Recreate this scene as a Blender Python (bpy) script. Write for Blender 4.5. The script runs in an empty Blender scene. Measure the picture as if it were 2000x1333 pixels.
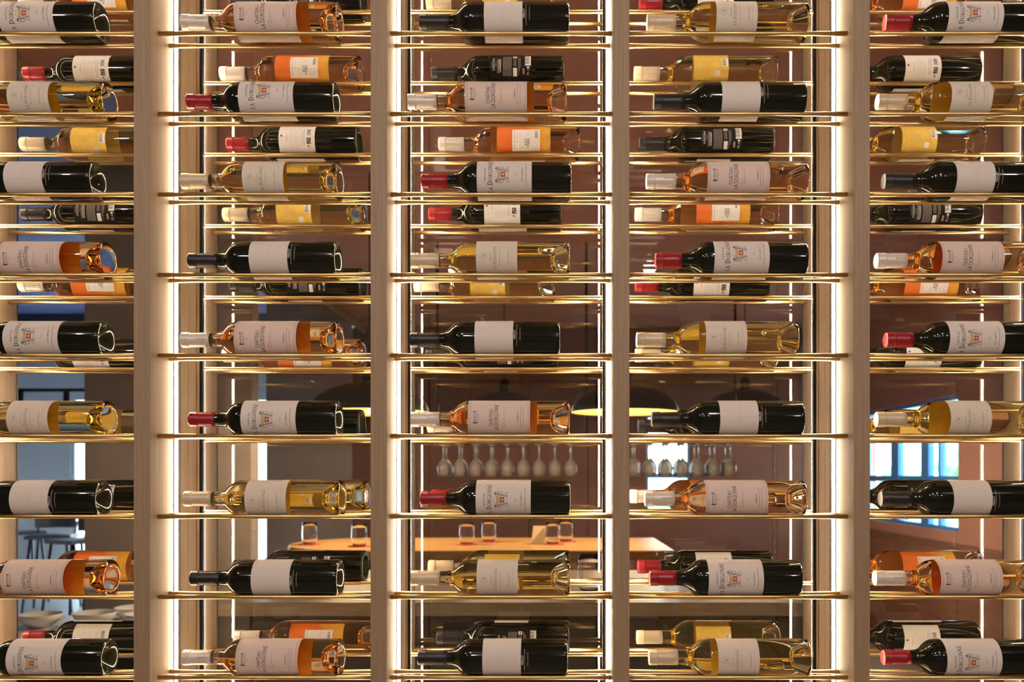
import bpy, bmesh, math, random
from mathutils import Vector, Matrix
random.seed(7)
sc = bpy.context.scene
COL = sc.collection

# ------------------------------------------------------------------ camera
F, CX, CY, EYE = 1680.0, 1078.0, 926.0, 1.40      # focal length in px, principal point, eye height
cd = bpy.data.cameras.new('camera')
cam = bpy.data.objects.new('camera', cd); COL.objects.link(cam)
cam.location = (0, 0, EYE); cam.rotation_euler = (math.pi/2, 0, 0)
cd.sensor_width = 36.0; cd.lens = 36.0*F/2000
cd.shift_x = (1000-CX)/2000; cd.shift_y = (CY-666.5)/2000
cd.clip_start = 0.05; cd.clip_end = 200
cd.dof.use_dof = True; cd.dof.focus_distance = 1.69; cd.dof.aperture_fstop = 5.0
sc.camera = cam

# ------------------------------------------------------------------ world, exposure
w = bpy.data.worlds.new('daylight'); sc.world = w; w.use_nodes = True
bgn = w.node_tree.nodes['Background']
bgn.inputs[0].default_value = (0.66, 0.87, 1.0, 1); bgn.inputs[1].default_value = 14.0
sc.view_settings.view_transform = 'Standard'; sc.view_settings.look = 'None'
sc.view_settings.exposure = 0.0; sc.view_settings.gamma = 1.0
sc.view_settings.use_curve_mapping = False
cy = sc.cycles
cy.max_bounces = 20; cy.transmission_bounces = 18; cy.glossy_bounces = 6; cy.diffuse_bounces = 4
cy.sample_clamp_indirect = 6.0; cy.blur_glossy = 0.3; cy.caustics_reflective = False

# ------------------------------------------------------------------ ceiling lamps of the room the camera stands in, behind and above it
for x in (-2.1, -0.7, 0.7, 2.1):
    for y in (-0.5, -2.2):
        l = bpy.data.lights.new('ceiling_downlight_offscreen', 'POINT'); l.energy = 27; l.color = (1.0, 0.86, 0.77); l.shadow_soft_size = 0.045
        o = bpy.data.objects.new('ceiling_downlight_offscreen', l); o.location = (x, y, 2.88); COL.objects.link(o)

# ------------------------------------------------------------------ materials
def new_mat(name):
    m = bpy.data.materials.new(name); m.use_nodes = True
    return m, m.node_tree, m.node_tree.nodes['Principled BSDF']
def mat(name, color, rough=0.5, metal=0.0, var=0.0, scale=30, **kw):
    m, nt, b = new_mat(name)
    b.inputs['Base Color'].default_value = (*color, 1); b.inputs['Roughness'].default_value = rough
    b.inputs['Metallic'].default_value = metal
    for k, v in kw.items(): b.inputs[k.replace('_', ' ')].default_value = v
    if var:
        tc = nt.nodes.new('ShaderNodeTexCoord'); n = nt.nodes.new('ShaderNodeTexNoise')
        n.inputs['Scale'].default_value = scale; n.inputs['Detail'].default_value = 4
        nt.links.new(tc.outputs['Object'], n.inputs['Vector'])
        r = nt.nodes.new('ShaderNodeValToRGB')
        r.color_ramp.elements[0].position = 0.3; r.color_ramp.elements[1].position = 0.7
        r.color_ramp.elements[0].color = (*[c*(1-var) for c in color], 1)
        r.color_ramp.elements[1].color = (*[min(1, c*(1+var)) for c in color], 1)
        nt.links.new(n.outputs['Fac'], r.inputs['Fac']); nt.links.new(r.outputs['Color'], b.inputs['Base Color'])
    return m
def wood(name, c1, c2, stretch=(70, 70, 1.6), rough=0.55):
    m, nt, b = new_mat(name)
    tc = nt.nodes.new('ShaderNodeTexCoord'); mp = nt.nodes.new('ShaderNodeMapping')
    mp.inputs['Scale'].default_value = stretch
    n = nt.nodes.new('ShaderNodeTexNoise'); n.inputs['Scale'].default_value = 1.6; n.inputs['Detail'].default_value = 6
    n2 = nt.nodes.new('ShaderNodeTexNoise'); n2.inputs['Scale'].default_value = 6.0; n2.inputs['Detail'].default_value = 3
    nt.links.new(tc.outputs['Object'], mp.inputs['Vector'])
    nt.links.new(mp.outputs['Vector'], n.inputs['Vector']); nt.links.new(mp.outputs['Vector'], n2.inputs['Vector'])
    mx = nt.nodes.new('ShaderNodeMath'); mx.operation = 'MULTIPLY_ADD'; mx.inputs[1].default_value = 0.45
    nt.links.new(n2.outputs['Fac'], mx.inputs[0])
    h = nt.nodes.new('ShaderNodeMath'); h.operation = 'MULTIPLY'; h.inputs[1].default_value = 0.55
    nt.links.new(n.outputs['Fac'], h.inputs[0]); nt.links.new(h.outputs[0], mx.inputs[2])
    r = nt.nodes.new('ShaderNodeValToRGB')
    r.color_ramp.elements[0].position = 0.36; r.color_ramp.elements[1].position = 0.64
    r.color_ramp.elements[0].color = (*c1, 1); r.color_ramp.elements[1].color = (*c2, 1)
    nt.links.new(mx.outputs[0], r.inputs['Fac']); nt.links.new(r.outputs['Color'], b.inputs['Base Color'])
    b.inputs['Roughness'].default_value = rough
    return m
def glass(name, ior=1.45, color=(1, 1, 1), rough=0.0, absorb=None, density=0):
    m, nt, b = new_mat(name)
    b.inputs['Base Color'].default_value = (*color, 1); b.inputs['Roughness'].default_value = rough
    b.inputs['IOR'].default_value = ior; b.inputs['Transmission Weight'].default_value = 1.0
    if absorb:
        v = nt.nodes.new('ShaderNodeVolumeAbsorption')
        v.inputs['Color'].default_value = (*absorb, 1); v.inputs['Density'].default_value = density
        nt.links.new(v.outputs[0], nt.nodes['Material Output'].inputs['Volume'])
    return m
def emit(name, color, strength):
    m = bpy.data.materials.new(name); m.use_nodes = True; nt = m.node_tree
    nt.nodes.remove(nt.nodes['Principled BSDF'])
    e = nt.nodes.new('ShaderNodeEmission'); e.inputs[0].default_value = (*color, 1); e.inputs[1].default_value = strength
    nt.links.new(e.outputs[0], nt.nodes['Material Output'].inputs['Surface'])
    return m
M = {}
M['oak'] = wood('pale_oak', (0.27, 0.185, 0.11), (0.43, 0.31, 0.20), (230, 230, 2.4))
M['brass'] = mat('brushed_brass', (0.80, 0.57, 0.26), 0.33, 1.0)
M['alu'] = mat('grey_aluminium', (0.33, 0.33, 0.35), 0.4, 0.7)
M['black'] = mat('black_gasket', (0.012, 0.012, 0.013), 0.45)
M['dark_label'] = mat('black_paper', (0.008, 0.008, 0.008), 0.5, Specular_IOR_Level=0.2)
M['led'] = emit('led_diffuser', (1.0, 0.77, 0.50), 84.0)
M['pane'] = glass('clear_pane', 1.5, (0.97, 0.985, 0.975))
M['dark_glass'] = mat('dark_bottle_glass', (0.006, 0.008, 0.005), 0.06, 0.0, IOR=1.5)
M['rose_wine'] = glass('rose_wine_glass', 1.38, absorb=(0.975, 0.64, 0.0), density=11.5)
M['white_wine'] = glass('white_wine_glass', 1.38, absorb=(0.95, 0.80, 0.0), density=10)
M['cap_red'] = mat('red_foil', (0.33, 0.012, 0.022), 0.30, 0.0)
M['cap_black'] = mat('black_foil', (0.016, 0.015, 0.018), 0.38, 0.0)
M['cap_cream'] = mat('cream_foil', (0.78, 0.72, 0.64), 0.36, 0.15)
M['cap_beige'] = mat('beige_foil', (0.70, 0.58, 0.40), 0.36, 0.1)
M['paper'] = mat('ivory_paper', (0.80, 0.74, 0.69), 0.75, var=0.03, scale=400)
M['paper_rose'] = mat('blush_paper', (0.80, 0.65, 0.58), 0.75, var=0.03, scale=400)
M['paper_cream'] = mat('cream_paper', (0.80, 0.72, 0.61), 0.75, var=0.03, scale=400)
M['paper_white'] = mat('white_paper', (0.90, 0.88, 0.85), 0.7)
M['paper_yellow'] = mat('yellow_paper', (0.86, 0.58, 0.10), 0.7, var=0.08, scale=120)
M['ink'] = mat('dark_ink', (0.045, 0.035, 0.035), 0.6)
M['ink_grey'] = mat('grey_ink', (0.33, 0.28, 0.24), 0.6)
M['ink_pale'] = mat('pale_ink', (0.60, 0.545, 0.50), 0.6)
M['ink_red'] = mat('red_ink', (0.45, 0.035, 0.03), 0.6)
M['ink_rust'] = mat('rust_ink', (0.60, 0.20, 0.13), 0.6)
M['ink_gold'] = mat('gold_ink', (0.62, 0.45, 0.19), 0.5)
M['ink_white'] = mat('white_ink', (0.80, 0.78, 0.74), 0.6)
# orange to yellow back label of the rose wine
m, nt, b = new_mat('orange_wash_paper')
tc = nt.nodes.new('ShaderNodeTexCoord'); sx = nt.nodes.new('ShaderNodeSeparateXYZ')
nz = nt.nodes.new('ShaderNodeTexNoise'); nz.inputs['Scale'].default_value = 45; nz.inputs['Detail'].default_value = 3
nt.links.new(tc.outputs['Object'], sx.inputs[0]); nt.links.new(tc.outputs['Object'], nz.inputs['Vector'])
a1 = nt.nodes.new('ShaderNodeMapRange'); a1.inputs['From Min'].default_value = 0.075; a1.inputs['From Max'].default_value = 0.17
nt.links.new(sx.outputs['Z'], a1.inputs['Value'])
a2 = nt.nodes.new('ShaderNodeMath'); a2.operation = 'MULTIPLY_ADD'; a2.inputs[1].default_value = 0.9; 
nt.links.new(nz.outputs['Fac'], a2.inputs[0]); nt.links.new(a1.outputs[0], a2.inputs[2])
rp = nt.nodes.new('ShaderNodeValToRGB')
rp.color_ramp.elements[0].position = 0.45; rp.color_ramp.elements[0].color = (0.90, 0.50, 0.06, 1)
rp.color_ramp.elements[1].position = 1.1; rp.color_ramp.elements[1].color = (0.85, 0.19, 0.025, 1)
nt.links.new(a2.outputs[0], rp.inputs[0]); nt.links.new(rp.outputs[0], b.inputs['Base Color'])
b.inputs['Roughness'].default_value = 0.7
M['paper_orange'] = m

# ------------------------------------------------------------------ helpers
def P(x, y, d):
    return Vector(((x-CX)*d/F, d, EYE+(CY-y)*d/F))
def link(name, me, material=None, parent=None):
    o = bpy.data.objects.new(name, me); COL.objects.link(o)
    if material is not None and me is not None:
        for mm in (material if isinstance(material, (list, tuple)) else [material]): me.materials.append(mm)
    if parent: o.parent = parent
    return o
def tag(o, label, cat, group=None):
    o['label'] = label; o['category'] = cat
    if group: o['group'] = group
    return o
def empty(name, loc=(0, 0, 0)):
    o = bpy.data.objects.new(name, None); COL.objects.link(o); o.location = loc; o.empty_display_size = 0.05
    return o
def structure(o):
    o['kind'] = 'structure'; return o
class MB:
    def __init__(s): s.v = []; s.f = []; s.mi = []; s.sm = []
    def add(s, vs, fs, mi=0, smooth=False):
        n = len(s.v); s.v += [tuple(p) for p in vs]
        for f in fs: s.f.append(tuple(i+n for i in f)); s.mi.append(mi); s.sm.append(smooth)
        return s
    def box(s, x0, x1, y0, y1, z0, z1, mi=0):
        vs = [(x, y, z) for z in (z0, z1) for y in (y0, y1) for x in (x0, x1)]
        return s.add(vs, [(0, 2, 3, 1), (4, 5, 7, 6), (0, 1, 5, 4), (2, 6, 7, 3), (0, 4, 6, 2), (1, 3, 7, 5)], mi)
    def prism(s, poly, z0, z1, mi=0):
        n = len(poly)
        vs = [(x, y, z0) for x, y in poly]+[(x, y, z1) for x, y in poly]
        fs = [(i, (i+1) % n, n+(i+1) % n, n+i) for i in range(n)]
        return s.add(vs, fs+[tuple(range(n))[::-1], tuple(range(n, 2*n))], mi)
    def lathe(s, prof, seg=32, c=(0, 0, 0), mi=0, smooth=True):
        vs = []; idx = []
        for r, z in prof:
            if r < 1e-7: idx.append([len(vs)]*seg); vs.append((c[0], c[1], c[2]+z))
            else:
                idx.append(list(range(len(vs), len(vs)+seg)))
                vs += [(c[0]+r*math.cos(2*math.pi*k/seg), c[1]+r*math.sin(2*math.pi*k/seg), c[2]+z) for k in range(seg)]
        fs = []
        for a, b_ in zip(idx, idx[1:]):
            for k in range(seg):
                q = [a[k], a[(k+1) % seg], b_[(k+1) % seg], b_[k]]
                f = []
                for i in q:
                    if i not in f: f.append(i)
                if len(f) > 2: fs.append(tuple(f))
        return s.add(vs, fs, mi, smooth)
    def tube(s, pts, r, seg=8, mi=0):
        pts = [Vector(p) for p in pts]; rings = []; vs = []
        for i, p in enumerate(pts):
            t = (pts[min(i+1, len(pts)-1)]-pts[max(i-1, 0)]).normalized()
            a = t.orthogonal().normalized() if abs(t.z) > 0.9 else t.cross(Vector((0, 0, 1))).normalized()
            b_ = t.cross(a)
            rr = r[i] if isinstance(r, (list, tuple)) else r
            rings.append(range(len(vs), len(vs)+seg))
            vs += [tuple(p+rr*(a*math.cos(2*math.pi*k/seg)+b_*math.sin(2*math.pi*k/seg))) for k in range(seg)]
        fs = [(A[k], A[(k+1) % seg], B[(k+1) % seg], B[k]) for A, B in zip(rings, rings[1:]) for k in range(seg)]
        fs += [tuple(rings[0])[::-1], tuple(rings[-1])]
        return s.add(vs, fs, mi, True)
    def mesh(s, name, fix=True):
        me = bpy.data.meshes.new(name); me.from_pydata(s.v, [], s.f)
        me.polygons.foreach_set('material_index', s.mi); me.polygons.foreach_set('use_smooth', s.sm)
        if fix:
            bm = bmesh.new(); bm.from_mesh(me); bmesh.ops.recalc_face_normals(bm, faces=bm.faces); bm.to_mesh(me); bm.free()
        me.update(); return me
    def build(s, name, material, parent=None, fix=True):
        return link(name, s.mesh(name, fix), material, parent)
def bevel(o, wd=0.001, seg=1):
    md = o.modifiers.new('bevel', 'BEVEL'); md.width = wd; md.segments = seg; md.limit_method = 'ANGLE'; return o

# ------------------------------------------------------------------ cabinet geometry (metres, from the photograph's perspective)
D0 = 1.65
YJ, YB = D0*1.105, D0*1.205                  # joint of the two back-to-back halves, rear face
R1, R2, R3, R4 = 1.6847, 1.7335, 1.9000, 1.9510   # rod distances: front pair, rear pair
ROD = 0.0045
post_px = [-192.0, 276.8, 739.5, 1213.5, 1683.3, 2152.0]
PX = [(p-CX)*D0/F for p in post_px]
HW = 0.0157
BAY = [(PX[k]+HW, PX[k+1]-HW) for k in range(5)]
def tier_z(t): return EYE+(CY-(223+157.3*(t-1)))*R1/F
ZB, ZT = 0.10, 2.72

# ------------------------------------------------------------------ the rooms
RX, LX, FAR = 2.9, -1.77, 8.2
M['plum'] = mat('plum_plaster', (0.20, 0.075, 0.048), 0.7, var=0.10, scale=3)
M['terracotta'] = mat('terracotta_plaster', (0.58, 0.285, 0.22), 0.75, var=0.05, scale=2)
M['mauve'] = M['terracotta']
M['taupe'] = mat('taupe_plaster', (0.40, 0.33, 0.285), 0.8, var=0.08, scale=4)
M['greytaupe'] = M['taupe']
M['white_wall'] = mat('white_plaster', (0.80, 0.81, 0.83), 0.7, var=0.02, scale=2)
M['blue_ceiling'] = mat('blue_violet_ceiling', (0.17, 0.19, 0.42), 0.7, var=0.15, scale=1.2)
M['slate'] = mat('dark_slate_paint', (0.03, 0.035, 0.055), 0.6)
M['floor'] = wood('grey_oak_floor', (0.20, 0.16, 0.13), (0.32, 0.26, 0.21), (1.5, 30, 30))
M['blue_frame'] = mat('blue_window_paint', (0.06, 0.32, 0.85), 0.35)
M['wainscot'] = wood('reddish_wainscot', (0.20, 0.085, 0.045), (0.32, 0.14, 0.075), (2, 2, 40))
M['room'] = mat('warm_front_plaster', (0.30, 0.24, 0.20), 0.8, var=0.03, scale=2)
def wbox(name, x0, x1, y0, y1, z0, z1, m_):
    return structure(MB().box(x0, x1, y0, y1, z0, z1).build(name, m_))
structure(MB().box(-2.4, 6.5, -4.6, 12.4, -0.1, 0).box(-8, -2.4, -4.6, 4.6, -0.1, 0).build('floor', M['floor']))
wbox('floor', -8, -2.4, 4.6, 12.4, -0.1, 0, mat('pale_floor_tile', (0.72, 0.71, 0.70), 0.35, var=0.03, scale=2))
wbox('ceiling', LX, RX+0.2, YB+0.012, FAR+0.3, 2.8, 3.0, M['mauve'])
wbox('ceiling', -8, LX-0.03, YB+0.012, 12.4, 3.6, 3.8, M['blue_ceiling'])
wbox('ceiling', -5, 5, -4.6, YB+0.01, 3.0, 3.2, M['room'])
wbox('trim_1', LX-0.03, LX, YB+0.012, FAR, 2.74, 3.6, wood('trim_oak', (0.34, 0.22, 0.12), (0.46, 0.31, 0.18), (40, 2, 40)))
wbox('wall_front', -5, 5, -4.6, -4.5, 0, 3.0, M['room'])
wbox('wall_front_left', -5.0, -4.9, -4.5, YB-0.06, 0, 3.0, M['room'])
wbox('wall_front_right', 4.9, 5.0, -4.5, YB-0.06, 0, 3.0, M['room'])
wbox('wall_cabinet_left', -8, PX[0]-HW-0.002, YB-0.05, YB, 0, 3.6, M['room'])
wbox('wall_cabinet_right', PX[5]+HW+0.002, 5, YB-0.05, YB, 0, 3.2, M['room'])
wbox('wall_cabinet_header', PX[0]-HW-0.002, PX[5]+HW+0.002, D0+0.02, YB, 2.795, 3.6, M['room'])
# far wall: grey stretch, then plum panels around a small window
xg = P(688, 0, FAR).x; xs = P(520, 0, FAR).x
wbox('wall_back_grey', xs, xg, FAR, FAR+0.1, 0, 3.6, M['greytaupe'])
w0, w1 = P(1263, 0, FAR).x, P(1347, 0, FAR).x; wz0, wz1 = P(0, 1010, FAR).z, P(0, 812, FAR).z
wall = structure(empty('wall_back', (0, FAR, 0)))
nb = 5
edges = [xg+0.003+(w0-xg-0.003)*k/nb for k in range(nb+1)]
for a, b_ in zip(edges, edges[1:]):
    MB().box(a+0.004, b_-0.004, 0, 0.1, 0, 2.8).build('panel', M['plum'], wall)
e2 = [w1, w1+(RX-w1)/2, RX]
for a, b_ in zip(e2, e2[1:]):
    MB().box(a+0.004, b_-0.004, 0, 0.1, 0, 2.8).build('panel', M['plum'], wall)
MB().box(w0-0.004, w1+0.004, 0, 0.1, 0, wz0).box(w0-0.004, w1+0.004, 0, 0.1, wz1, 2.8).build('panel', M['plum'], wall)
MB().box(xg, RX, 0.03, 0.1, 0, wz0-0.02).box(xg, w0-0.004, 0.03, 0.1, wz0-0.03, 2.8).box(w1+0.004, RX, 0.03, 0.1, wz0-0.03, 2.8).build('backing', M['slate'], wall)
def window(name, x0, x1, z0, z1, origin, rot, vs, hs, fw=0.05, th=0.06):
    r = structure(empty(name, origin)); r.rotation_euler = (0, 0, rot)
    f = MB().box(x0, x0+fw, 0, th, z0, z1).box(x1-fw, x1, 0, th, z0, z1).box(x0+fw, x1-fw, 0, th, z0, z0+fw).box(x0+fw, x1-fw, 0, th, z1-fw, z1)
    f.build('window_frame', M['blue_frame'], r)
    for a, wd in vs: MB().box(a-wd/2, a+wd/2, 0.005, th-0.005, z0+fw, z1-fw).build('mullion', M['blue_frame'], r)
    xsn = [x0+fw]+[a for a, _ in vs]+[x1-fw]
    for h, wd in hs:
        MB().box(x0+fw, x1-fw, 0.012, th-0.012, h-wd/2, h+wd/2).build('transom', M['blue_frame'], r)
    MB().box(x0+fw, x1-fw, th*0.45, th*0.55, z0+fw, z1-fw).build('pane', M['pane'], r)
    return r
window('window_1', w0, w1, wz0, wz1, (0, FAR+0.02, 0), 0, [], [(P(0, 930, FAR).z, 0.045)], 0.02)
# right wall with the blue-framed window
def rw(px): return RX*F/(px-CX)
ya, yb = rw(1871), FAR-0.12
za, zb_ = 0.98, 1.97
wbox('wall_right', RX, RX+0.15, YB+0.012, ya, 0, 2.8, M['terracotta'])
structure(MB().box(RX, RX+0.15, ya, FAR+0.1, 0.9, za).box(RX, RX+0.15, ya, FAR+0.1, zb_, 2.8).box(RX, RX+0.15, yb, FAR+0.1, za, zb_).build('wall_right_window', M['terracotta']))
wbox('trim_2', RX-0.015, RX+0.15, ya, FAR, 0, 0.9, M['wainscot'])
wbox('trim_3', RX-0.03, RX+0.0, YB+0.012, ya, 0, 0.9, M['wainscot'])
window('window_2', -yb, -ya, za, zb_, (RX+0.03, 0, 0), -math.pi/2,
       [(-rw(1739), 0.16), (-rw(1797), 0.14), (-rw(1825), 0.035)], [(P(0, 936, 7).z, 0.05)], 0.03)
# taupe partition, white room beyond
wbox('wall_partition', P(165, 0, 4.5).x, P(490, 0, 4.5).x, 4.5, 4.62, 0, 3.6, M['taupe'])
gx0, gx1, gz = P(137, 0, 12).x, P(545, 0, 12).x, P(0, 775, 12).z
structure(MB().box(-8, gx0, 12.0, 12.1, 0, 2.98).box(gx1, -2.4, 12.0, 12.1, 0, 2.98).box(gx0, gx1, 12.0, 12.1, gz, 2.98).build('wall_white_back', M['white_wall']))
wbox('trim_4', -8, -2.4, 11.8, 12.1, 2.98, 3.6, M['slate'])
wbox('wall_white_left', -8.1, -8.0, YB, 12.1, 0, 3.6, M['white_wall'])
wbox('wall_white_right', -2.4, -2.3, FAR+0.12, 12.1, 0, 3.6, M['white_wall'])

# ------------------------------------------------------------------ wine cabinet
cab = tag(empty('wine_cabinet', (0, D0, 0)), 'pale oak wine cabinet with brass rods, lit strips and glass rear panes', 'wine cabinet')
def rel(mb): return mb
zh = ZT-ZB
for k, px in enumerate(PX):
    b_ = MB().box(px-HW, px+HW, 0, YJ-D0-0.0006, ZB, ZT)
    up = bevel(b_.build('upright', M['oak'], cab), 0.0008)
    rb = MB().box(px-HW, px+HW, YJ-D0+0.0006, YB-D0-0.006, ZB, ZT)
    bevel(rb.build('upright', M['oak'], cab), 0.0008)
    for s in (-1, 1):
        if (k == 0 and s < 0) or (k == 5 and s > 0): continue
        e = px+s*HW
        for y0, sg, pr in ((1.0625*D0-D0, 1, 0.0066), (1.1515*D0-D0, -1, 0.0062)):
            # triangular aluminium profile with an angled light-giving face
            q = lambda u, v: (e+s*u, y0+sg*v)
            u0, vf = (0.0018, 0.0052) if sg > 0 else (0.0022, 0.0040)
            MB().prism([q(0, 0), q(u0, 0), q(u0, 0.0010), q(pr-0.0008, vf+0.0002), q(pr, vf+0.0002), q(pr, 0.0155), q(0, 0.0155)], ZB, ZT).build('led_profile', M['alu'], up)
            MB().prism([q(u0+0.0001, 0.0), q(u0+0.0001, 0.0009), q(pr-0.0008, vf), q(pr, vf)], ZB, ZT).build('led_strip', M['led'], up)
            MB().prism([q(0, 0.0155), q(pr+0.0003, 0.0155), q(pr+0.0003, 0.017), q(0, 0.017)], ZB, ZT).build('gasket', M['black'], up)
        # pale bead in front of the rear profile
        yb0 = 1.1300*D0-D0
        MB().box(min(e, e+s*0.0025), max(e, e+s*0.0025), yb0, yb0+0.008, ZB, ZT).build('bead', M['oak'], up)
        MB().box(min(e, e+s*0.0015), max(e, e+s*0.0015), YB-D0-0.009, YB-D0-0.006, ZB, ZT).build('gasket', M['black'], up)
bevel(MB().box(PX[0]-HW, PX[5]+HW, 0.02, YB-D0, 0, ZB).build('plinth', M['oak'], cab), 0.002)
bevel(MB().box(PX[0]-HW, PX[5]+HW, 0, YB-D0, ZT, ZT+0.04).build('top_board', M['oak'], cab), 0.002)
for x0, x1 in BAY[1:]:                       # the first bay stands open at the back
    MB().box(x0-0.010, x1+0.010, YB-D0-0.005, YB-D0, ZB, ZT).build('glass_pane', M['pane'], cab)
def rod_mesh(L):
    mb = MB(); prof = [(0, 0), (ROD*0.7, 0), (ROD, 0.0008), (ROD, L-0.0008), (ROD*0.7, L), (0, L)]
    mb.lathe(prof, 14); me = mb.mesh('rod')
    me.transform(Matrix.Rotation(math.pi/2, 4, 'Y')); me.materials.append(M['brass']); return me
FR, RR = range(0, 9), range(-1, 9)
for x0, x1 in BAY:
    mf = rod_mesh(x1-x0-0.0004); mr = rod_mesh(x1-x0-0.004)
    for tiers, ys, me, off in ((FR, (R1, R2), mf, 0.0002), (RR, (R3, R4), mr, 0.002)):
        for t in tiers:
            for y in ys:
                o = link('rod', me, None, cab); o.location = (x0+off, y-D0, tier_z(t))

# ------------------------------------------------------------------ print builder: flat marks wrapped on the bottle (u = arc mm, v = mm from base)
def font_mesh(s, _c={}):
    if s not in _c:
        cu = bpy.data.curves.new('t', 'FONT'); cu.body = s; cu.size = 1.0; cu.resolution_u = 3; cu.align_x = 'CENTER'
        ob = bpy.data.objects.new('t', cu); COL.objects.link(ob)
        dg = bpy.context.evaluated_depsgraph_get(); dg.update()
        me = bpy.data.meshes.new_from_object(ob.evaluated_get(dg))
        vs = [(v.co.x, v.co.y) for v in me.vertices]; fs = [tuple(p.vertices) for p in me.polygons]
        hgt = max([v[1] for v in vs] or [1])
        bpy.data.objects.remove(ob); bpy.data.curves.remove(cu); bpy.data.meshes.remove(me)
        _c[s] = ([(x/hgt, y/hgt) for x, y in vs], fs)
    return _c[s]
TH, TN = 0.17, 0.075          # thick and thin strokes of the roman capitals
def roman(ch):
    """quads of one serif capital, cap height 1, returns (width, polygons)"""
    q = []
    def stem(x, y0=0, y1=1, w_=TH, s0=True, s1=True):
        q.append([(x-w_/2, y0), (x+w_/2, y0), (x+w_/2, y1), (x-w_/2, y1)])
        for f, y, d in ((s0, y0, 1), (s1, y1, -1)):
            if f: q.append([(x-w_/2-.11, y), (x+w_/2+.11, y), (x+w_/2+.11, y+.05*d), (x-w_/2-.11, y+.05*d)])
    def line(x0, y0, x1, y1, w_):
        dx, dy = x1-x0, y1-y0; l = math.hypot(dx, dy); nx, ny = -dy/l*w_/2, dx/l*w_/2
        q.append([(x0+nx, y0+ny), (x0-nx, y0-ny), (x1-nx, y1-ny), (x1+nx, y1+ny)])
    def bar(x0, x1, y, w_=TN): q.append([(x0, y-w_/2), (x1, y-w_/2), (x1, y+w_/2), (x0, y+w_/2)])
    def arc(cx, cy_, rx, ry, a0, a1, n=14):
        for i in range(n):
            pts = []
            for a in (a0+(a1-a0)*i/n, a0+(a1-a0)*(i+1)/n):
                a = math.radians(a); wd = TN+(TH-TN)*abs(math.cos(a))
                pts.append(((cx+rx*math.cos(a), cy_+ry*math.sin(a)), (cx+(rx-wd)*math.cos(a), cy_+(ry-wd*.9)*math.sin(a))))
            q.append([pts[0][0], pts[1][0], pts[1][1], pts[0][1]])
    if ch == 'A': line(.08, 0, .40, 1, TN); line(.40, 1, .76, 0, TH); bar(.2, .62, .34); bar(-.02, .2, .025, .05); bar(.62, .92, .025, .05); wd = .88
    elif ch == 'C': arc(.46, .5, .44, .52, 45, 315); stem(.80, .72, .92, .05, False, False); wd = .86
    elif ch == 'G': arc(.46, .5, .44, .52, 45, 322); stem(.82, .08, .42, TH, False, True); stem(.80, .74, .92, .05, False, False); wd = .96
    elif ch == 'D': stem(.2); arc(.30, .5, .55, .5, -90, 90); bar(.2, .34, .965); bar(.2, .34, .035); wd = .92
    elif ch == 'E': stem(.2); bar(.2, .66, .965); bar(.2, .58, .52); bar(.2, .70, .035); stem(.67, .80, 1, .05, False, False); stem(.70, 0, .22, .05, False, False); wd = .76
    elif ch == 'H': stem(.2); stem(.74); bar(.2, .74, .52); wd = .94
    elif ch == 'L': stem(.2); bar(.2, .66, .035); stem(.66, 0, .24, .05, False, False); wd = .72
    elif ch == 'N': stem(.16, 0, 1, TN); stem(.82, 0, 1, TN, False, True); line(.12, 1, .82, .02, TH); wd = .96
    elif ch == 'O': arc(.48, .5, .46, .52, 0, 360, 22); wd = .96
    elif ch == 'R': stem(.2); arc(.34, .74, .32, .26, -90, 90, 10); bar(.2, .36, .965); bar(.2, .36, .515); line(.44, .5, .80, .02, TH*.95); wd = .84
    elif ch == 'T': stem(.42, 0, 1, TH, True, False); bar(.02, .82, .965); stem(.03, .78, 1, .05, False, False); stem(.81, .78, 1, .05, False, False); wd = .84
    elif ch == 'U': stem(.18, .32, 1, TH, False, True); stem(.76, .32, 1, TN, False, True); arc(.49, .34, .39, .36, 180, 360, 10); wd = .94
    else: wd = .42
    return wd, q
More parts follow.
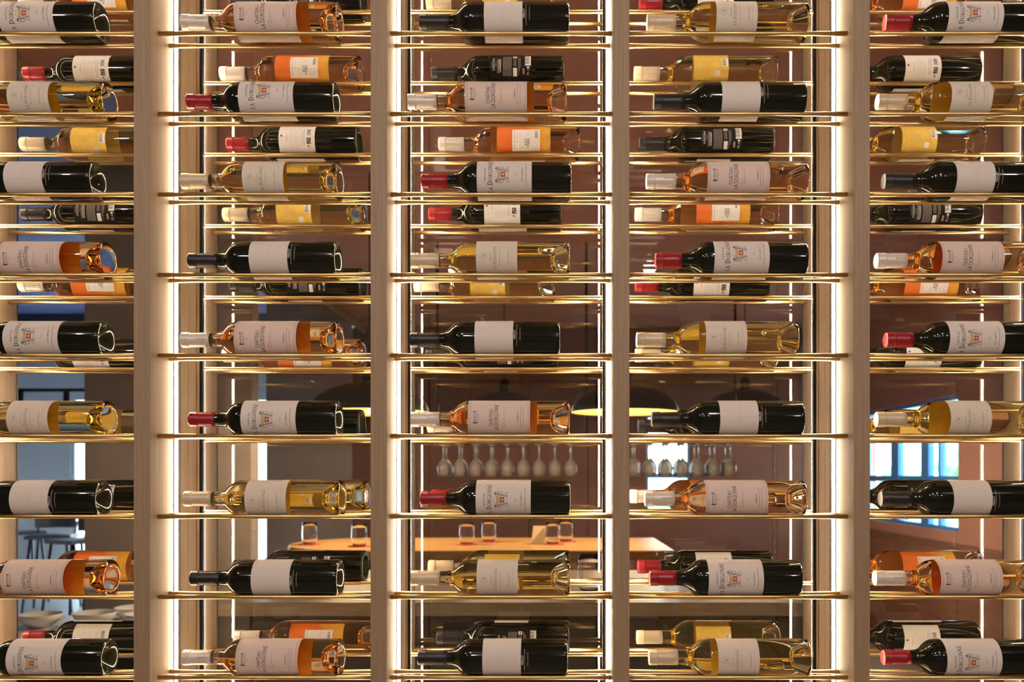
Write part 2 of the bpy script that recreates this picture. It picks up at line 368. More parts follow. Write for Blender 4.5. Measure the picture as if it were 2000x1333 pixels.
class Print:
    def __init__(s, R, center=0.0): s.R = R; s.c = center; s.v = []; s.f = []; s.m = []
    def pt(s, u, v, lift=0.0):
        a = u/1000/(s.R)+s.c; r = s.R+lift
        return (r*math.sin(a), -r*math.cos(a), v/1000)
    def poly(s, pts, mi, lift=0.0):
        n = len(s.v); s.v += [s.pt(u, v, lift) for u, v in pts]; s.f.append(tuple(range(n, n+len(pts)))); s.m.append(mi)
    def rect(s, u0, u1, v0, v1, mi, lift=0.0):
        k = max(1, int(abs(u1-u0)/2.5))
        for i in range(k):
            a, b_ = u0+(u1-u0)*i/k, u0+(u1-u0)*(i+1)/k
            s.poly([(a, v0), (b_, v0), (b_, v1), (a, v1)], mi, lift)
    def line(s, u0, v0, u1, v1, wd, mi, lift=0.0):
        dx, dy = u1-u0, v1-v0; l = math.hypot(dx, dy) or 1; nx, ny = -dy/l*wd/2, dx/l*wd/2
        s.poly([(u0+nx, v0+ny), (u0-nx, v0-ny), (u1-nx, v1-ny), (u1+nx, v1+ny)], mi, lift)
    def path(s, pts, wd, mi, lift=0.0):
        for (a, b_), (c, d) in zip(pts, pts[1:]): s.line(a, b_, c, d, wd, mi, lift)
    def ring(s, u, v, r, wd, mi, n=20):
        s.path([(u+r*math.cos(2*math.pi*k/n), v+r*math.sin(2*math.pi*k/n)) for k in range(n+1)], wd, mi)
    def disc(s, u, v, ru, rv, mi, n=12, lift=0.0):
        s.poly([(u+ru*math.cos(2*math.pi*k/n), v+rv*math.sin(2*math.pi*k/n)) for k in range(n)], mi, lift)
    def text(s, t, u, v, h, mi, xs=1.0, along=False, width=None):
        vs, fs = font_mesh(t)
        if width:
            x0, x1 = min(p[0] for p in vs), max(p[0] for p in vs); xs = width/((x1-x0)*h)
        n = len(s.v)
        for x, y in vs:
            s.v.append(s.pt(u-y*h, v+x*h*xs) if along else s.pt(u+x*h*xs, v+y*h))
        for f in fs: s.f.append(tuple(i+n for i in f)); s.m.append(mi)
    def roman(s, t, u, v, h, mi, track=.10, big=None, width=None):
        items = []; x = 0
        for i, ch in enumerate(t):
            hh = 1.28 if big and i in big else 1.0
            base = 'A' if ch == '^' else ch
            wd, q = roman(base)
            if ch == '^': q = q+[[(.2, 1.06), (.27, 1.06), (.44, 1.26), (.40, 1.30)], [(.60, 1.06), (.53, 1.06), (.38, 1.26), (.40, 1.30)]]
            items += [[((x+a*hh), b_*hh) for a, b_ in pl] for pl in q]; x += (wd*hh+track)
        x -= track; k = (width/(x*h)) if width else 1.0
        for pl in items: s.poly([(u+(a-x/2)*h*k, v+b_*h) for a, b_ in pl], mi)
    def micro(s, u0, u1, v, h, mi, seed=0):
        rr = random.Random(seed*31+int(v*7)); u = u0
        while u < u1-0.3:
            l = min(rr.uniform(1.0, 3.6), u1-u); s.rect(u, u+l, v, v+h, mi); u += l+rr.uniform(.4, .8)
    def barcode(s, u0, u1, v0, v1, mi, seed=3):
        rr = random.Random(seed); u = u0
        while u < u1:
            l = rr.choice((.35, .6, 1.0)); s.rect(u, min(u+l, u1), v0, v1, mi); u += l+rr.choice((.4, .6, .9))
    def leaf(s, u, v, a, bk, wh):          # dark square with a leaf drawn in dots and strokes
        s.rect(u-a/2, u+a/2, v-a*.36, v+a*.36, bk)
        s.path([(u-a*.34, v-a*.2), (u-a*.1, v+a*.2), (u+a*.2, v+a*.24), (u+a*.34, v), (u+a*.1, v-a*.2), (u-a*.34, v-a*.2)], a*.05, wh, 0.0001)
        s.line(u-a*.38, v-a*.26, u+a*.22, v+a*.1, a*.05, wh, 0.0001)
    def mesh(s, name, mats):
        me = bpy.data.meshes.new(name); me.from_pydata(s.v, [], s.f); me.polygons.foreach_set('material_index', s.m)
        for m_ in mats: me.materials.append(m_)
        return me
def patch(R, v0, v1, arc, center, m_, name):
    n = max(8, int(arc/7)); vs = []; fs = []
    for i in range(n+1):
        a = math.radians(-arc/2+arc*i/n)+center
        for r in (R, R+0.00012):
            vs += [(r*math.sin(a), -r*math.cos(a), v0/1000), (r*math.sin(a), -r*math.cos(a), v1/1000)]
    for i in range(n):
        a = 4*i; b_ = a+4
        fs += [(a+2, b_+2, b_+3, a+3), (a, a+1, b_+1, b_), (a, b_, b_+2, a+2), (a+1, a+3, b_+3, b_+1)]
    fs += [(0, 2, 3, 1), (4*n, 4*n+1, 4*n+3, 4*n+2)]
    me = bpy.data.meshes.new(name); me.from_pydata(vs, [], fs); me.materials.append(m_)
    bm = bmesh.new(); bm.from_mesh(me); bmesh.ops.recalc_face_normals(bm, faces=bm.faces); bm.to_mesh(me); bm.free()
    return me

BR = 0.0370
RL, RP = BR+0.00012, BR+0.00036
MM = lambda prof: [(r/1000, z/1000) for r, z in prof]
prof_dark = MM([(0, 24), (7, 23), (14, 18), (20, 11), (26, 4), (30, 1), (32.5, 0), (35, .8), (36.5, 3), (37, 7), (37, 60), (37, 120), (37, 188),
                (36.8, 194), (35.8, 200), (33.6, 206), (30, 211.5), (25.5, 216.5), (21, 221), (17.6, 226), (15.6, 232), (14.7, 240), (14.2, 252), (13.7, 275), (13.5, 294), (0, 294)])
prof_clear = MM([(0, 39), (6, 38.5), (11, 36.5), (15, 32.5), (18, 27), (22, 17), (26, 7), (29.5, 1.4), (32.5, 0), (35, .8), (36.6, 3), (37, 7), (37, 60), (37, 130), (37, 194),
                 (36.8, 201), (35.8, 207.5), (33.4, 214), (29.6, 220), (24.6, 226), (19.6, 231), (16.4, 236), (15.0, 242), (14.5, 250), (14.2, 270), (13.6, 312), (0, 312)])
def capsule_prof(top, length, r=14.95):
    return MM([(r-.35, top-length), (r, top-length), (r-.05, top-length+10), (r-.4, top-17.5), (r-.35, top-17), (r+.75, top-16), (r+.8, top-14.5), (r+.45, top-13),
               (r+.4, top-3), (r+.1, top-1.2), (r-.9, top-.2), (r-2.5, top), (4, top-.3), (0, top-.3)])
mats_p = [M['ink'], M['ink_grey'], M['ink_pale'], M['ink_red'], M['ink_rust'], M['ink_gold'], M['ink_white'], M['paper_white'], M['black']]
INK, GREY, PALE, RED, RUST, GOLD, WHITE, PAPER, BLACK = range(9)

def bmesh_of(prof, m_, name, seg=48):
    mb = MB(); mb.lathe(prof, seg); me = mb.mesh(name); me.materials.append(m_)
    if name == 'bottle_glass':                # knurled contact ring on the base
        for v in me.vertices:
            if v.co.z < 0.0011 and math.hypot(v.co.x, v.co.y) > 0.028:
                kk = round((math.atan2(v.co.y, v.co.x) % (2*math.pi))/(2*math.pi)*seg)
                if kk % 2: v.co.z += 0.0011
    return me
KIND = {}
# --- red wine with the crest
f = Print(RP)
f.roman('CH^TEAU', 2, 167.0, 3.6, INK, .12, width=27)
f.roman('LA DORGONNE', 1, 154.5, 8.0, INK, .10, big=(3,), width=70)
cu, cv = 2, 136
f.rect(cu-5.5, cu+5.5, cv-3, cv+9, GOLD); f.rect(cu-5.0, cu+5.0, cv-6.5, cv+1.5, RED, 0.00005); f.disc(cu, cv-2.4, 2.6, 2.4, PAPER, 8, 0.0001); f.disc(cu, cv-2.4, 1.4, 1.2, RED, 8, 0.00015)
f.path([(cu-8, cv+9), (cu-4, cv+15), (cu, cv+12), (cu+4, cv+15), (cu+8, cv+9), (cu+6, cv+4)], .8, GOLD)
f.path([(cu-8, cv+9), (cu-6, cv+4)], .8, GOLD)
f.path([(cu-6, cv-9), (cu-3, cv-13), (cu, cv-11), (cu+3, cv-13), (cu+6, cv-9)], .7, RUST)
for s in (-1, 1):      # the two rampant beasts that hold the shield
    def b(pts, wd=1.3, mi=INK): f.path([(cu+s*a, cv+c) for a, c in pts], wd, mi)
    b([(7, -8), (8.5, -3), (10.5, 1), (11.5, 6), (10, 10)], 2.3, GREY); b([(10, 10), (12.5, 12.5), (15, 11), (13, 8)], 1.7); b([(10.5, 4), (7, 6.5), (6, 9)], 1.1)
    b([(11, 0), (8, 0.5), (6.5, 2)], 1.1); b([(8, -4), (11.5, -6), (12, -10), (14.5, -11)], 1.2, GREY); b([(7.5, -7), (8.5, -11), (6, -12.5)], 1.2)
    b([(10, -2), (14, -3), (16.5, 1), (15, 5), (17.5, 8)], .8); b([(11.5, 6), (14, 5)], 1.0)
    b([(4.5, -8), (9, -13.5), (15, -13), (18, -14.5)], .6, GREY)
f.text('2013', 2, 107.5, 2.6, GREY)
f.text('AOP LUBERON', 2, 95.5, 2.4, INK, width=27)
f.micro(-22, 26, 88.5, 1.2, GREY, 1)
k = Print(RP, math.pi)
k.disc(3, 165, 2.2, 2.6, RED); k.disc(3, 165, 1.0, 1.2, INK, 8, 0.0001)
k.text('LUBERON', 0, 152, 2.0, RUST, width=20)
for i in range(7): k.micro(-24, 24-(i % 3)*5, 146-i*3.4, .7, PALE, 20+i)
k.micro(-18, 18, 119, 1.0, GREY, 5); k.micro(-18, 22, 115, 1.0, GREY, 6)
k.leaf(-8, 105, 13, INK, PAPER); k.barcode(4, 20, 101, 109, INK, 4)
k.path([(-22, 103), (-19, 108), (-17, 104)], 1.4, INK)
KIND['red'] = dict(L=0.297, glass=bmesh_of(prof_dark, M['dark_glass'], 'bottle_glass', 64), cap=bmesh_of(capsule_prof(297, 52), M['cap_red'], 'capsule', 32),
    fl=patch(RL, 78, 185, 205, 0, M['paper'], 'front_label'), fp=f.mesh('front_print', mats_p),
    bl=patch(RL, 92, 171, 120, math.pi, M['paper_white'], 'back_label'), bp=k.mesh('back_print', mats_p))
# --- merlot
f = Print(RP)
f.path([(-14+i*.9, 130+1.2*math.sin(i*1.4)) for i in range(32)], .35, PALE); f.text('2013', 20, 127, 1.8, PALE)
g2 = Print(RP-0.0002)
g2.text('MERLOT', 2, 87.0, 4.2, WHITE, width=19)
g2.micro(-20, 24, 84.3, 1.3, GREY, 8); g2.micro(-11, 18, 77.8, 1.2, GREY, 9)
k = Print(RP, math.pi)
k.text('DORGONNE', 2, 153.5, 4.0, WHITE, width=29); k.text('MERLOT', 2, 149.5, 2.4, GREY, width=13)
k.micro(-6, 10, 159, 1.2, GREY, 3)
for i in range(3): k.micro(-18+i, 16-i, 146.3-i*3.2, 1.5, WHITE if i else GREY, 11+i)
for i in range(9): k.micro(-23, 24, 134-i*2.2, 1.1, GREY, 30+i)
k.rect(-24, -7, 104.5, 113, PAPER); k.rect(18, 25, 104.5, 113, PAPER); k.disc(21.5, 108.5, 1.6, 2, BLACK, 8, 0.0001)
for i in range(3): k.micro(-3, 16, 111-i*2.4, 1.1, GREY, 50+i)
for i in range(3): k.micro(-22+i*8, 24-i*3, 101-i*2.3, 1.0, GREY, 60+i)
k.rect(-2, 27, 74, 87, PAPER); k.barcode(2, 25, 78, 88, BLACK, 9); k.rect(-20, -8, 88, 92, GREY)
k.disc(-6, 80, 2.4, 3, WHITE, 10); k.text('75 cl', -16, 78, 4.4, WHITE)
KIND['merlot'] = dict(L=0.297, glass=KIND['red']['glass'], cap=bmesh_of(capsule_prof(297, 60), M['cap_black'], 'capsule', 32),
    fl=patch(RL, 92, 167, 205, 0, M['paper'], 'front_label'), fp=f.mesh('front_print', mats_p), gp=g2.mesh('glass_print', mats_p),
    bl=patch(RL, 72, 164, 120, math.pi, M['dark_label'], 'back_label'), bp=k.mesh('back_print', mats_p))
# --- rose
f = Print(RP)
rules = []
for va, vb in ((80.5, 83.0), (194.0, 196.5)):
    g = Print(RP)
    for v in (va, vb): g.rect(-57, 57, v-.2, v+.2, GREY)
    rules.append(g.mesh('border_rule', mats_p))
f.rect(-10, 10, 185.9, 186.8, INK); f.rect(-12.4, -10, 180.5, 186, INK); f.disc(-11.2, 187.2, 1.5, 1.5, INK, 8); f.rect(10, 11.8, 181, 186, GREY); f.disc(10.9, 187.2, 1.4, 1.5, INK, 8)
for i in range(6): f.rect(-8+i*3, -7.2+i*3, 179.5, 185.5, GREY)
f.rect(-12, 12, 179, 179.6, GREY); f.text('2014', 0, 174.5, 2.0, RUST)
f.text('CHÂTEAU', -1, 150.2, 9.4, INK, width=35); f.text('LA DORGONNE', 0, 139.6, 8.2, INK, width=54)
f.path([(-16, 128), (-19, 131), (-15, 134), (-12, 130), (-15, 126), (-18, 127.5), (-14, 124.5), (-10, 126), (-8, 129.5), (-7, 127), (-5, 129.5), (-4, 127), (-1, 129.2), (0, 127.2), (3, 129), (4, 127.4), (7, 128.8), (12, 128), (16, 128.3)], .55, RUST)
g = Print(RP); g.text('LUBERON', 0, 100.5, 2.8, INK, width=20)
g.micro(-23, 24, 95.8, 1.0, GREY, 13); g.micro(-20, 20, 90.6, 1.0, GREY, 14)
rules.append(g.mesh('appellation_print', mats_p))
k = Print(RP, math.pi)
k.rect(-26, 24, 88, 149, PAPER)
k2 = lambda *a: k.text(*a)
k.micro(-22, 22, 143, 2.2, GREY, 15); k.micro(-8, 12, 137, 1.5, GREY, 16)
for i in range(4): k.micro(-20, 18-i*3, 132-i*3, .8, PALE, 70+i)
k.leaf(-7, 116, 15, INK, PAPER)
for i in range(3): k.micro(6, 20, 118-i*4, 1.2, PALE, 80+i)
k.barcode(2, 20, 93, 99, INK, 12); k.micro(-22, -4, 97, 1.0, PALE, 90); k.micro(-22, -4, 104, 1.0, PALE, 91)
k.path([(-22, 111), (-18, 117), (-16, 112)], 1.6, INK)
pc = Print(0.01512); pc.text('DORGONNE', 3, 271, 3.4, 1, along=True, width=21)
KIND['rose'] = dict(L=0.315, glass=bmesh_of(prof_clear, M['rose_wine'], 'bottle_glass', 64), cap=bmesh_of(capsule_prof(315, 58), M['cap_cream'], 'capsule', 32),
    fl=patch(RL, 78, 199, 188, 0, M['paper_rose'], 'front_label'), fp=f.mesh('front_print', mats_p), cp=pc.mesh('capsule_print', mats_p), rules=rules,
    bl=patch(RL, 65, 183, 128, math.pi, M['paper_orange'], 'back_label'), bp=k.mesh('back_print', mats_p))
# --- white
f = Print(RP)
f.ring(2, 169, 7.6, .5, PALE); f.ring(2, 169, 6.4, .4, PALE); f.disc(3.5, 167, 1.4, 1.8, GREY, 8); f.disc(0.5, 171, 1.2, 1.5, GOLD, 8); f.path([(-1, 166), (3, 171), (5, 169)], .6, GREY)
f.roman('CH^TEAU', 0, 153.2, 2.6, GREY, .12, width=18)
f.roman('LA DORGONNE', 0, 143.4, 6.0, GREY, .12, big=(3,), width=48)
f.micro(-16, 16, 136.5, 2.0, PALE, 18); f.text('2014', 0, 130.5, 2.2, PALE)
f.text('AOP LUBERON', 0, 119, 2.4, GREY, width=30); f.micro(-24, 24, 112.5, 1.0, PALE, 19)
k = Print(RP, math.pi)
for i in range(7): k.micro(-24, 22-(i % 3)*4, 176-i*5, .9, GOLD, 100+i)
k.rect(-6, 16, 111, 124, PAPER); k.barcode(-4, 14, 116, 123, INK, 21); k.micro(18, 26, 126, 2, GOLD, 7)
k.rect(-26, -14, 128, 138, PAPER)
KIND['white'] = dict(L=0.315, glass=bmesh_of(prof_clear, M['white_wine'], 'bottle_glass', 64), cap=bmesh_of(capsule_prof(315, 57), M['cap_beige'], 'capsule', 32),
    fl=patch(RL, 103, 183, 190, 0, M['paper_cream'], 'front_label'), fp=f.mesh('front_print', mats_p),
    bl=patch(RL, 110, 187, 108, math.pi, M['paper_yellow'], 'back_label'), bp=k.mesh('back_print', mats_p))

# ------------------------------------------------------------------ bottles
BASE = Matrix(((0, 0, -1), (0, 1, 0), (1, 0, 0))).to_4x4()     # neck to the left, label to the viewer
def bottle(kind, x_tip, y, z, roll, label, group):
    K = KIND[kind]
    root = empty('wine_bottle'); root.matrix_world = Matrix.Translation((x_tip+K['L'], y, z)) @ BASE @ Matrix.Rotation(roll, 4, 'Z')
    tag(root, label, 'bottle', group)
    gl = link('bottle_glass', K['glass'], None, root)
    if 'gp' in K: link('grape_print', K['gp'], None, gl)
    c = link('capsule', K['cap'], None, root)
    if 'cp' in K: link('capsule_print', K['cp'], None, c)
    a = link('front_label', K['fl'], None, root); link('label_print', K['fp'], None, a)
    for g in K.get('rules', []): link(g.name.split('.')[0], g, None, a)
    a = link('back_label', K['bl'], None, root); link('label_print', K['bp'], None, a)
    return root
CYC = ['red', 'white', 'merlot', 'rose']; OFF = [0, 3, 2, 1, 0]
front_px = [  # capsule tip in the photograph; bay 0 gives the base end
    [217, 232, 210, 229, 226, 231, 221, 236, 232],
    [350, 362, 350, 365, 350, 367, 355, 369, 353],
    [820, 797, 824, 803, 802, 803, 822, 804, 817],
    [1263, 1276, 1262, 1279, 1243, 1272, 1259, 1268, 1267],
    [1722, 1708, 1720, 1706, 1724, 1706, 1714, 1703, 1719]]
rear_px = [   # tiers -1..8; bay 4 gives the base end
    [35, 42, 36, 38, 33, 40, 38, 36, 36, 42],
    [448, 427, 440, 433, 447, 432, 446, 440, 452, 455],
    [833, 843, 857, 838, 809, 832, 835, 843, 837, 853],
    [1248, 1238, 1247, 1240, 1240, 1240, 1245, 1230, 1245, 1243],
    [1925, 1918, 1926, 1920, 1928, 1920, 1922, 1918, 1924, 1916]]
NAMES = {'red': 'red wine bottle with red capsule', 'merlot': 'dark Merlot bottle with black capsule',
         'rose': 'rosé wine bottle with cream capsule', 'white': 'white wine bottle with beige capsule'}
BAYN = ['bay facing the bar stools', 'bay facing the grey partition', 'bay facing the hanging stemware', 'bay facing the small far window', 'bay facing the blue-framed window']
def ordinals(n): return {1: ['only'], 2: ['upper', 'lower'], 3: ['top', 'middle', 'bottom']}[n]
lift = lambda sep: math.sqrt((BR+ROD+0.0004)**2-(sep/2)**2)
for bay in range(5):
    for side, tiers, y, sep in (('front', FR, (R1+R2)/2, R2-R1), ('rear', RR, (R3+R4)/2, R4-R3)):
        kinds = [CYC[(t+OFF[bay]) % 4] for t in tiers]; seen = {}
        for i, t in enumerate(tiers):
            kd = kinds[i]; L = KIND[kd]['L']
            if side == 'front':
                px = front_px[bay][i]
                if bay == 0: x = (px-CX)*(y+0.033)/F-L
                else: x = (px-CX)*(y+(-0.013, -0.013, 0, 0.0, 0.013)[bay])/F
            else:
                px = rear_px[bay][i]
                if bay == 4: x = (px-CX)*(y-0.03)/F-L
                else: x = (px-CX)*(y+(-0.013, -0.013, 0, 0.0)[bay])/F
            lo, hi = BAY[bay]; x = min(max(x, lo+0.004), hi-L-0.004)
            n = kinds.count(kd); j = seen.get(kd, 0); seen[kd] = j+1
            lab = f"{ordinals(n)[j]} {NAMES[kd]}, {side} rods, {BAYN[bay]}"
            roll = math.radians(random.uniform(-9, 9))+(math.pi if side == 'rear' else 0)
            bottle(kd, x, y, tier_z(t)+lift(sep), roll, lab, f'wine bottles on the {side} rods')

# ------------------------------------------------------------------ furniture of the room behind the glass
M['table'] = wood('honey_table_wood', (0.42, 0.22, 0.07), (0.58, 0.35, 0.13), (2, 40, 40), 0.35)
M['counter'] = wood('taupe_counter_wood', (0.25, 0.18, 0.11), (0.36, 0.27, 0.17), (2, 40, 40), 0.3)
M['dark_wood'] = wood('dark_brown_wood', (0.02, 0.014, 0.011), (0.045, 0.03, 0.022), (2, 2, 30))
M['lamp_black'] = mat('black_lamp_metal', (0.012, 0.011, 0.012), 0.6)
M['lamp_gold'] = mat('gold_lamp_lining', (0.85, 0.55, 0.16), 0.35, 0.8)
M['bulb'] = emit('warm_bulb', (1.0, 0.80, 0.5), 14)
M['clear'] = glass('clear_drinking_glass', 1.45)
M['coaster'] = mat('red_coaster', (0.42, 0.06, 0.04), 0.7)
M['card'] = mat('cream_card', (0.62, 0.48, 0.30), 0.7)
M['chair'] = mat('grey_stool_shell', (0.17, 0.18, 0.21), 0.5)
M['chair_leg'] = mat('dark_stool_leg', (0.05, 0.055, 0.07), 0.4, 0.5)
M['ceramic'] = mat('white_ceramic', (0.85, 0.85, 0.85), 0.25)
# near counter
TZ = 1.07
c = tag(empty('bar_counter', (0, 2.2, 0)), 'long taupe wooden counter on a dark base right behind the cabinet', 'counter')
bevel(MB().box(-0.95, 0.75, 0.0, 0.75, TZ-0.035, TZ).build('counter_top', M['counter'], c), 0.003)
MB().box(-0.92, 0.72, 0.05, 0.70, 0, TZ-0.035).build('base', M['dark_wood'], c)
# far high table
c = tag(empty('high_table', (0, 3.7, 0)), 'honey wood high table set with glasses under the pendant lamps', 'table')
xa, xb, dy = P(560, 0, 4).x, P(1300, 0, 4).x, 0.75
poly = [(xa+dy/2+dy/2*math.cos(a), dy/2+dy/2*math.sin(a)) for a in [math.pi/2+math.pi*i/12 for i in range(13)]]+[(xb, 0), (xb, dy)]
bevel(MB().prism(poly, TZ-0.04, TZ).build('table_top', M['table'], c), 0.003)
for lx in (xa+0.4, xb-0.25):
    MB().box(lx-0.06, lx+0.06, 0.28, 0.47, 0, TZ-0.04).build('leg', M['dark_wood'], c)
def tumbler(px, py, d, label, h=0.10, r=0.036, group='water glasses on the high table', fill=True, zt=TZ):
    p = P(px, py, d); p.z = zt+0.004 if fill else zt
    root = tag(empty('drinking_glass', p), label, 'glass', group)
    out = [(r*.74, 0), (r*.92, h*.12), (r*.99, h*.3), (r, h*.5), (r*.95, h*.8), (r*.9, h)]
    pr = [(0, 0)]+out+[(a-.0011, max(z_, .003) if z_ < h else h) for a, z_ in out[::-1]]+[(0, .003)]
    MB().lathe(pr, 24).build('glass_body', M['clear'], root)
    return root
def coaster(px, d, label, zt=TZ):
    p = P(px, 0, d); p.z = zt
    root = tag(empty('coaster', p), label, 'coaster', 'red coasters')
    MB().lathe([(0, 0), (.05, 0), (.052, .001), (.052, .003), (.05, .004), (0, .004)], 24).build('disc', M['coaster'], root)
for (px, d), nth in zip(((605, 4.0), (702, 3.9), (912, 4.0), (955, 4.15), (1080, 4.02), (1105, 4.18)), ('first', 'second', 'third', 'fourth', 'fifth', 'sixth')):
    coaster(px, d, f'{nth} red coaster from the rounded end of the high table')
    tumbler(px, 0, d, f'{nth} clear water glass from the rounded end of the high table')
tumbler(1152, 0, 2.44, 'clear straight tumbler on the counter beside the hanging stemware bay', .10, .036, 'tumblers on the counter', False)
tumbler(1318, 0, 2.80, 'clear tumbler on the counter before the small far window', .075, .036, 'tumblers on the counter', False)
coaster(672, 2.32, 'flat red coaster lying alone on the near counter')
p = P(1050, 0, 4.05)
r = tag(empty('menu_card', (p.x, p.y, TZ)), 'cream folded menu card standing on the high table', 'menu card')
MB().add([(-.03, -.03, 0), (.03, -.03, 0), (.04, 0, .085), (-.02, 0, .085), (-.03, .03, 0), (.03, .03, 0), (-.03, -.0285, 0), (.03, -.0285, 0), (.04, .0015, .085), (-.02, .0015, .085)],
         [(0, 1, 2, 3), (3, 2, 5, 4), (6, 9, 8, 7)]).build('card_leaf', M['card'], r, False)
# pendant lamps
def pendant(px, y_rim, d, rad, label, ceil=2.8, power=40):
    p = P(px, y_rim, d)
    root = tag(empty('pendant_lamp', p), label, 'pendant lamp', 'black dome pendant lamps')
    hgt = rad*0.50
    outer = [(rad*math.cos(a), hgt*math.sin(a)) for a in [i*math.pi/2/12 for i in range(12)]]+[(0.03, hgt)]
    MB().lathe(outer, 40).build('shade', M['lamp_black'], root)
    inner = [((rad-.004)*math.cos(a), (hgt-.004)*math.sin(a)) for a in [i*math.pi/2/12 for i in range(13)]]
    MB().lathe([(rad, 0)]+inner, 40).build('shade_lining', M['lamp_gold'], root)
    MB().lathe([(0, hgt-.005), (.032, hgt-.005), (.034, hgt+.05), (.02, hgt+.085), (.008, hgt+.09), (0, hgt+.09)], 20).build('lamp_cap', M['lamp_black'], root)
    MB().tube([(0, 0, hgt+.085), (0, 0, ceil-p.z)], .004).build('cord', M['lamp_black'], root)
    MB().lathe([(0, .02), (.012, .026), (.018, .040), (.017, .055), (.014, .085), (.012, hgt-.01), (0, hgt-.01)], 16).build('bulb', M['bulb'], root)
    l = bpy.data.lights.new('pendant_light', 'POINT'); l.energy = power; l.color = (1, .76, .48); l.shadow_soft_size = .012
    lo = bpy.data.objects.new('pendant_light', l); COL.objects.link(lo); lo.location = (0, 0, .005); lo.parent = root
pendant(722, 806, 4.0, .275, 'wide black dome lamp with gold lining before the grey wall')
pendant(1220, 806, 4.0, .25, 'wide black dome lamp with gold lining beside the small window')
pendant(985, 800, 5.6, .23, 'smaller black dome lamp hanging before the stemware rack')
pendant(1455, 800, 5.6, .25, 'smaller black dome lamp hanging beside the blue-framed window wall')
# hanging stemware rack
rz = P(0, 868, 5.2).z
rack = tag(empty('glass_rack', (0, 5.2, rz)), 'dark hanging shelf with rails for upside-down stemware', 'rack')
x0, x1 = P(838, 0, 5.2).x, P(1452, 0, 5.2).x
bevel(MB().box(x0, x1, -.16, .16, 0.012, .035).build('shelf', M['dark_wood'], rack), .002)
for sx_ in (x0+.05, (x0+x1)/2, x1-.05):
    MB().tube([(sx_, 0, .03), (sx_, 0, 2.8-rz)], .008).build('hanger', M['lamp_black'], rack)
for i in range(20):
    xx = x0+.05+(x1-x0-.1)*i/19
    MB().box(xx-.047, xx-.041, -.15, .15, 0, .012).build('rail', M['lamp_black'], rack)
M['smoky'] = mat('frosted_stemware', (0.62, 0.58, 0.56), 0.12, 0, Transmission_Weight=0.75, IOR=1.45)
sp = [(.030, 0.0), (.032, -.003), (.006, -.008), (.004, -.02), (.004, -.085), (.012, -.095), (.030, -.115), (.037, -.14), (.036, -.165), (.030, -.195), (.0285, -.195), (.0345, -.165), (.0355, -.14), (.029, -.117), (.011, -.098), (0, -.096)]
mg = MB().lathe([(0, 0)]+sp, 18).mesh('stemware'); mg.materials.append(M['smoky'])
for i in range(19):
    if i in (9, 10): continue
    xx = x0+.05+(x1-x0-.1)*(i+.5)/19
    for j, yy in enumerate((-.09, .06)):
        r = tag(empty('wine_glass', (xx, 5.2+yy, rz-.0005)), 'clear stemmed wine glass hanging upside down under the dark rack', 'wine glass', 'stemware hanging under the rack')
        link('glass_body', mg, None, r)
# track lights in the white room
ty = 10.0; tz = P(0, 766, ty).z
r = tag(empty('track_light', (P(95, 0, ty).x, ty, tz)), 'black ceiling track with spot heads before the white wall', 'track light')
MB().box(-.75, .95, -.02, .02, 0, .04).build('track', M['lamp_black'], r)
for px in (40, 130):
    xx = P(px, 0, ty).x-P(95, 0, ty).x
    MB().lathe([(0, 0), (.035, 0), (.035, -.14), (.03, -.145), (0, -.14)], 16, (xx, 0, 0)).build('spot_head', M['lamp_black'], r)
for xx in (-.6, .8): MB().tube([(xx, 0, .03), (xx, 0, 3.6-tz)], .006).build('drop_rod', M['lamp_black'], r)
# glazed front of the white room, open to the daylight
r = structure(empty('door_1', (0, 12.02, 0)))
MB().box(gx0, gx0+.05, 0, .06, 0, gz).box(gx1-.05, gx1, 0, .06, 0, gz).box(gx0+.05, gx1-.05, 0, .06, gz-.05, gz).build('door_frame', M['white_wall'], r)
MB().box(gx0+.05, gx1-.05, .026, .034, 0.002, gz-.05).build('pane', M['pane'], r)
wbox('ground', -25, 2.0, 12.4, 45, -0.12, -0.02, mat('pale_paving', (0.50, 0.48, 0.44), 0.9, var=0.08, scale=2))
# bar stools
def stool(px, d, rz_, label):
    p = P(px, 0, d); root = tag(empty('bar_stool', (p.x, d, 0)), label, 'stool', 'bar stools in the white room'); root.rotation_euler = (0, 0, rz_)
    bevel(MB().box(-.21, .21, -.20, .20, .74, .78).build('seat', M['chair'], root), .015, 2)
    vs = MB()
    for i in range(6):
        a0, a1 = -.9+1.8*i/6, -.9+1.8*(i+1)/6
        q = lambda a, r_, z_: (r_*math.sin(a), r_*math.cos(a)-.02, z_)
        vs.add([q(a0, .22, .84), q(a1, .22, .84), q(a1, .24, 1.02), q(a0, .24, 1.02), q(a0, .235, .84), q(a1, .235, .84), q(a1, .255, 1.02), q(a0, .255, 1.02)],
               [(0, 1, 2, 3), (5, 4, 7, 6), (3, 2, 6, 7), (1, 0, 4, 5), (0, 3, 7, 4), (1, 5, 6, 2)])
    vs.build('backrest', M['chair'], root)
    for sx_ in (-1, 1):
        MB().tube([(sx_*.17, .19, .76), (sx_*.18, .215, .9)], .011).build('back_post', M['chair_leg'], root)
        for sy in (-1, 1):
            MB().tube([(sx_*.16, sy*.15, .74), (sx_*.22, sy*.21, 0)], [.014, .011]).build('leg', M['chair_leg'], root)
    MB().tube([(-.19, -.18, .3), (.19, -.18, .3)], .009).build('foot_rail', M['chair_leg'], root)
stool(40, 9.4, 2.4, 'grey bar stool with curved back beside the white wall')
stool(102, 8.8, .3, 'grey bar stool with curved back before the white doorway')
stool(150, 8.2, -.5, 'grey bar stool with curved back next to the taupe partition')
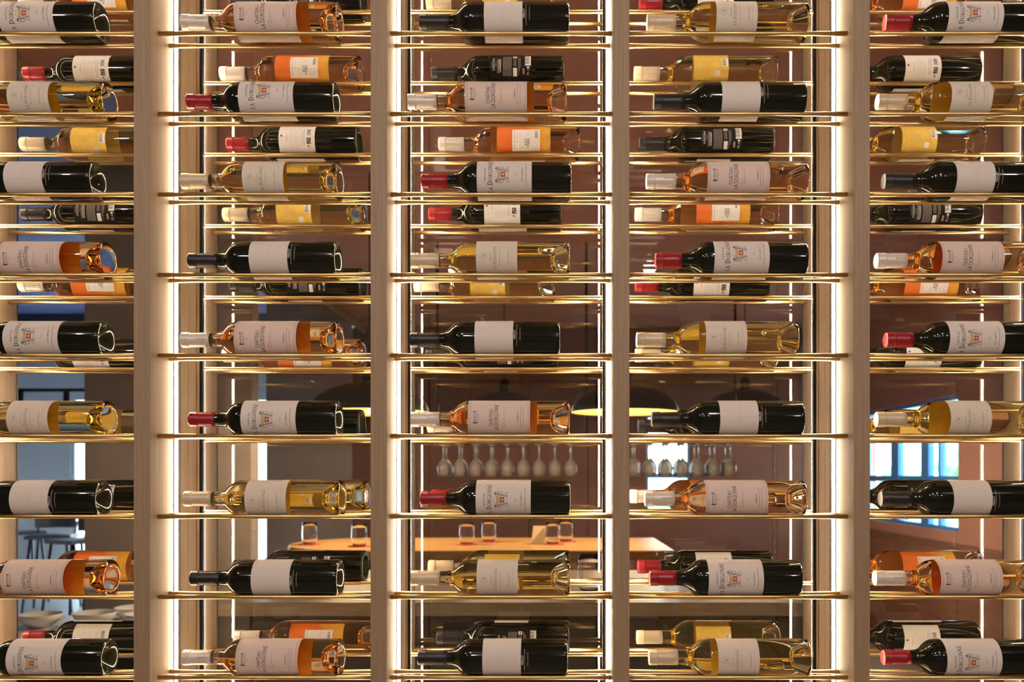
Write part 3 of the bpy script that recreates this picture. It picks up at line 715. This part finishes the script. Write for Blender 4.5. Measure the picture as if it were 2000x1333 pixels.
# glass display counter with bowls
c = tag(empty('display_counter', (P(95, 0, 3.2).x, 3.1, 0)), 'low display counter with a sloping glass guard and dark base', 'counter')
MB().box(-.42, .40, 0, .7, 0, .74).build('base', M['dark_wood'], c); bevel(MB().box(-.44, .42, -.02, .72, .74, .77).build('worktop', M['ceramic'], c), .003)
MB().add([(-.40, .05, .77), (.38, .05, .77), (.38, .30, 1.0), (-.40, .30, 1.0), (-.40, .056, .77), (.38, .056, .77), (.38, .306, 1.0), (-.40, .306, 1.0)],
         [(0, 1, 2, 3), (5, 4, 7, 6), (3, 2, 6, 7), (1, 0, 4, 5), (0, 3, 7, 4), (1, 5, 6, 2)]).build('glass_guard', M['pane'], c)
bw = MB().lathe([(0, 0), (.04, 0), (.075, .03), (.085, .055), (.081, .056), (.07, .033), (.037, .006), (0, .005)], 24).mesh('bowl'); bw.materials.append(M['ceramic'])
for i, (dx, dyy) in enumerate(((-.22, .42), (-.02, .46), (.2, .44), (.08, .60))):
    r = tag(empty('bowl', (P(95, 0, 3.2).x+dx, 3.1+dyy, .7705)), 'small white ceramic bowl on the glass display counter', 'bowl', 'bowls on the display counter'); link('bowl_body', bw, None, r)
# trees outside the windows
M['leaf'] = mat('green_foliage', (0.22, 0.42, 0.26), 0.7, var=0.4, scale=6); M['bark'] = mat('brown_bark', (0.12, 0.08, 0.05), 0.9)
wbox('ground', 3.2, 30, 2, 40, -0.12, -0.02, mat('lawn', (0.16, 0.40, 0.12), 0.9, var=0.3, scale=3))
rr = random.Random(4)
for i, (tx, ty_, hh) in enumerate(((9.0, 22, 1.5), (12.5, 26, 2.1), (8.4, 24.5, 1.3), (5.0, 30, 1.7))):
    r = tag(empty('tree', (tx, ty_, -0.02)), 'leafy green tree seen through the blue-framed windows', 'tree', 'trees outside the windows')
    MB().tube([(0, 0, 0), (.05, 0, hh*.5), (0, .05, hh*.8)], [.12, .09, .05]).build('trunk', M['bark'], r)
    bm = bmesh.new(); bmesh.ops.create_icosphere(bm, subdivisions=4, radius=hh*.36)
    for v in bm.verts:
        n_ = v.co.normalized(); v.co *= 1+.22*math.sin(n_.x*9+i)*math.sin(n_.y*8+2)*math.sin(n_.z*7+1)+rr.uniform(-.06, .06); v.co.z += hh*.75
    me = bpy.data.meshes.new('crown'); bm.to_mesh(me); bm.free(); link('crown', me, M['leaf'], r)
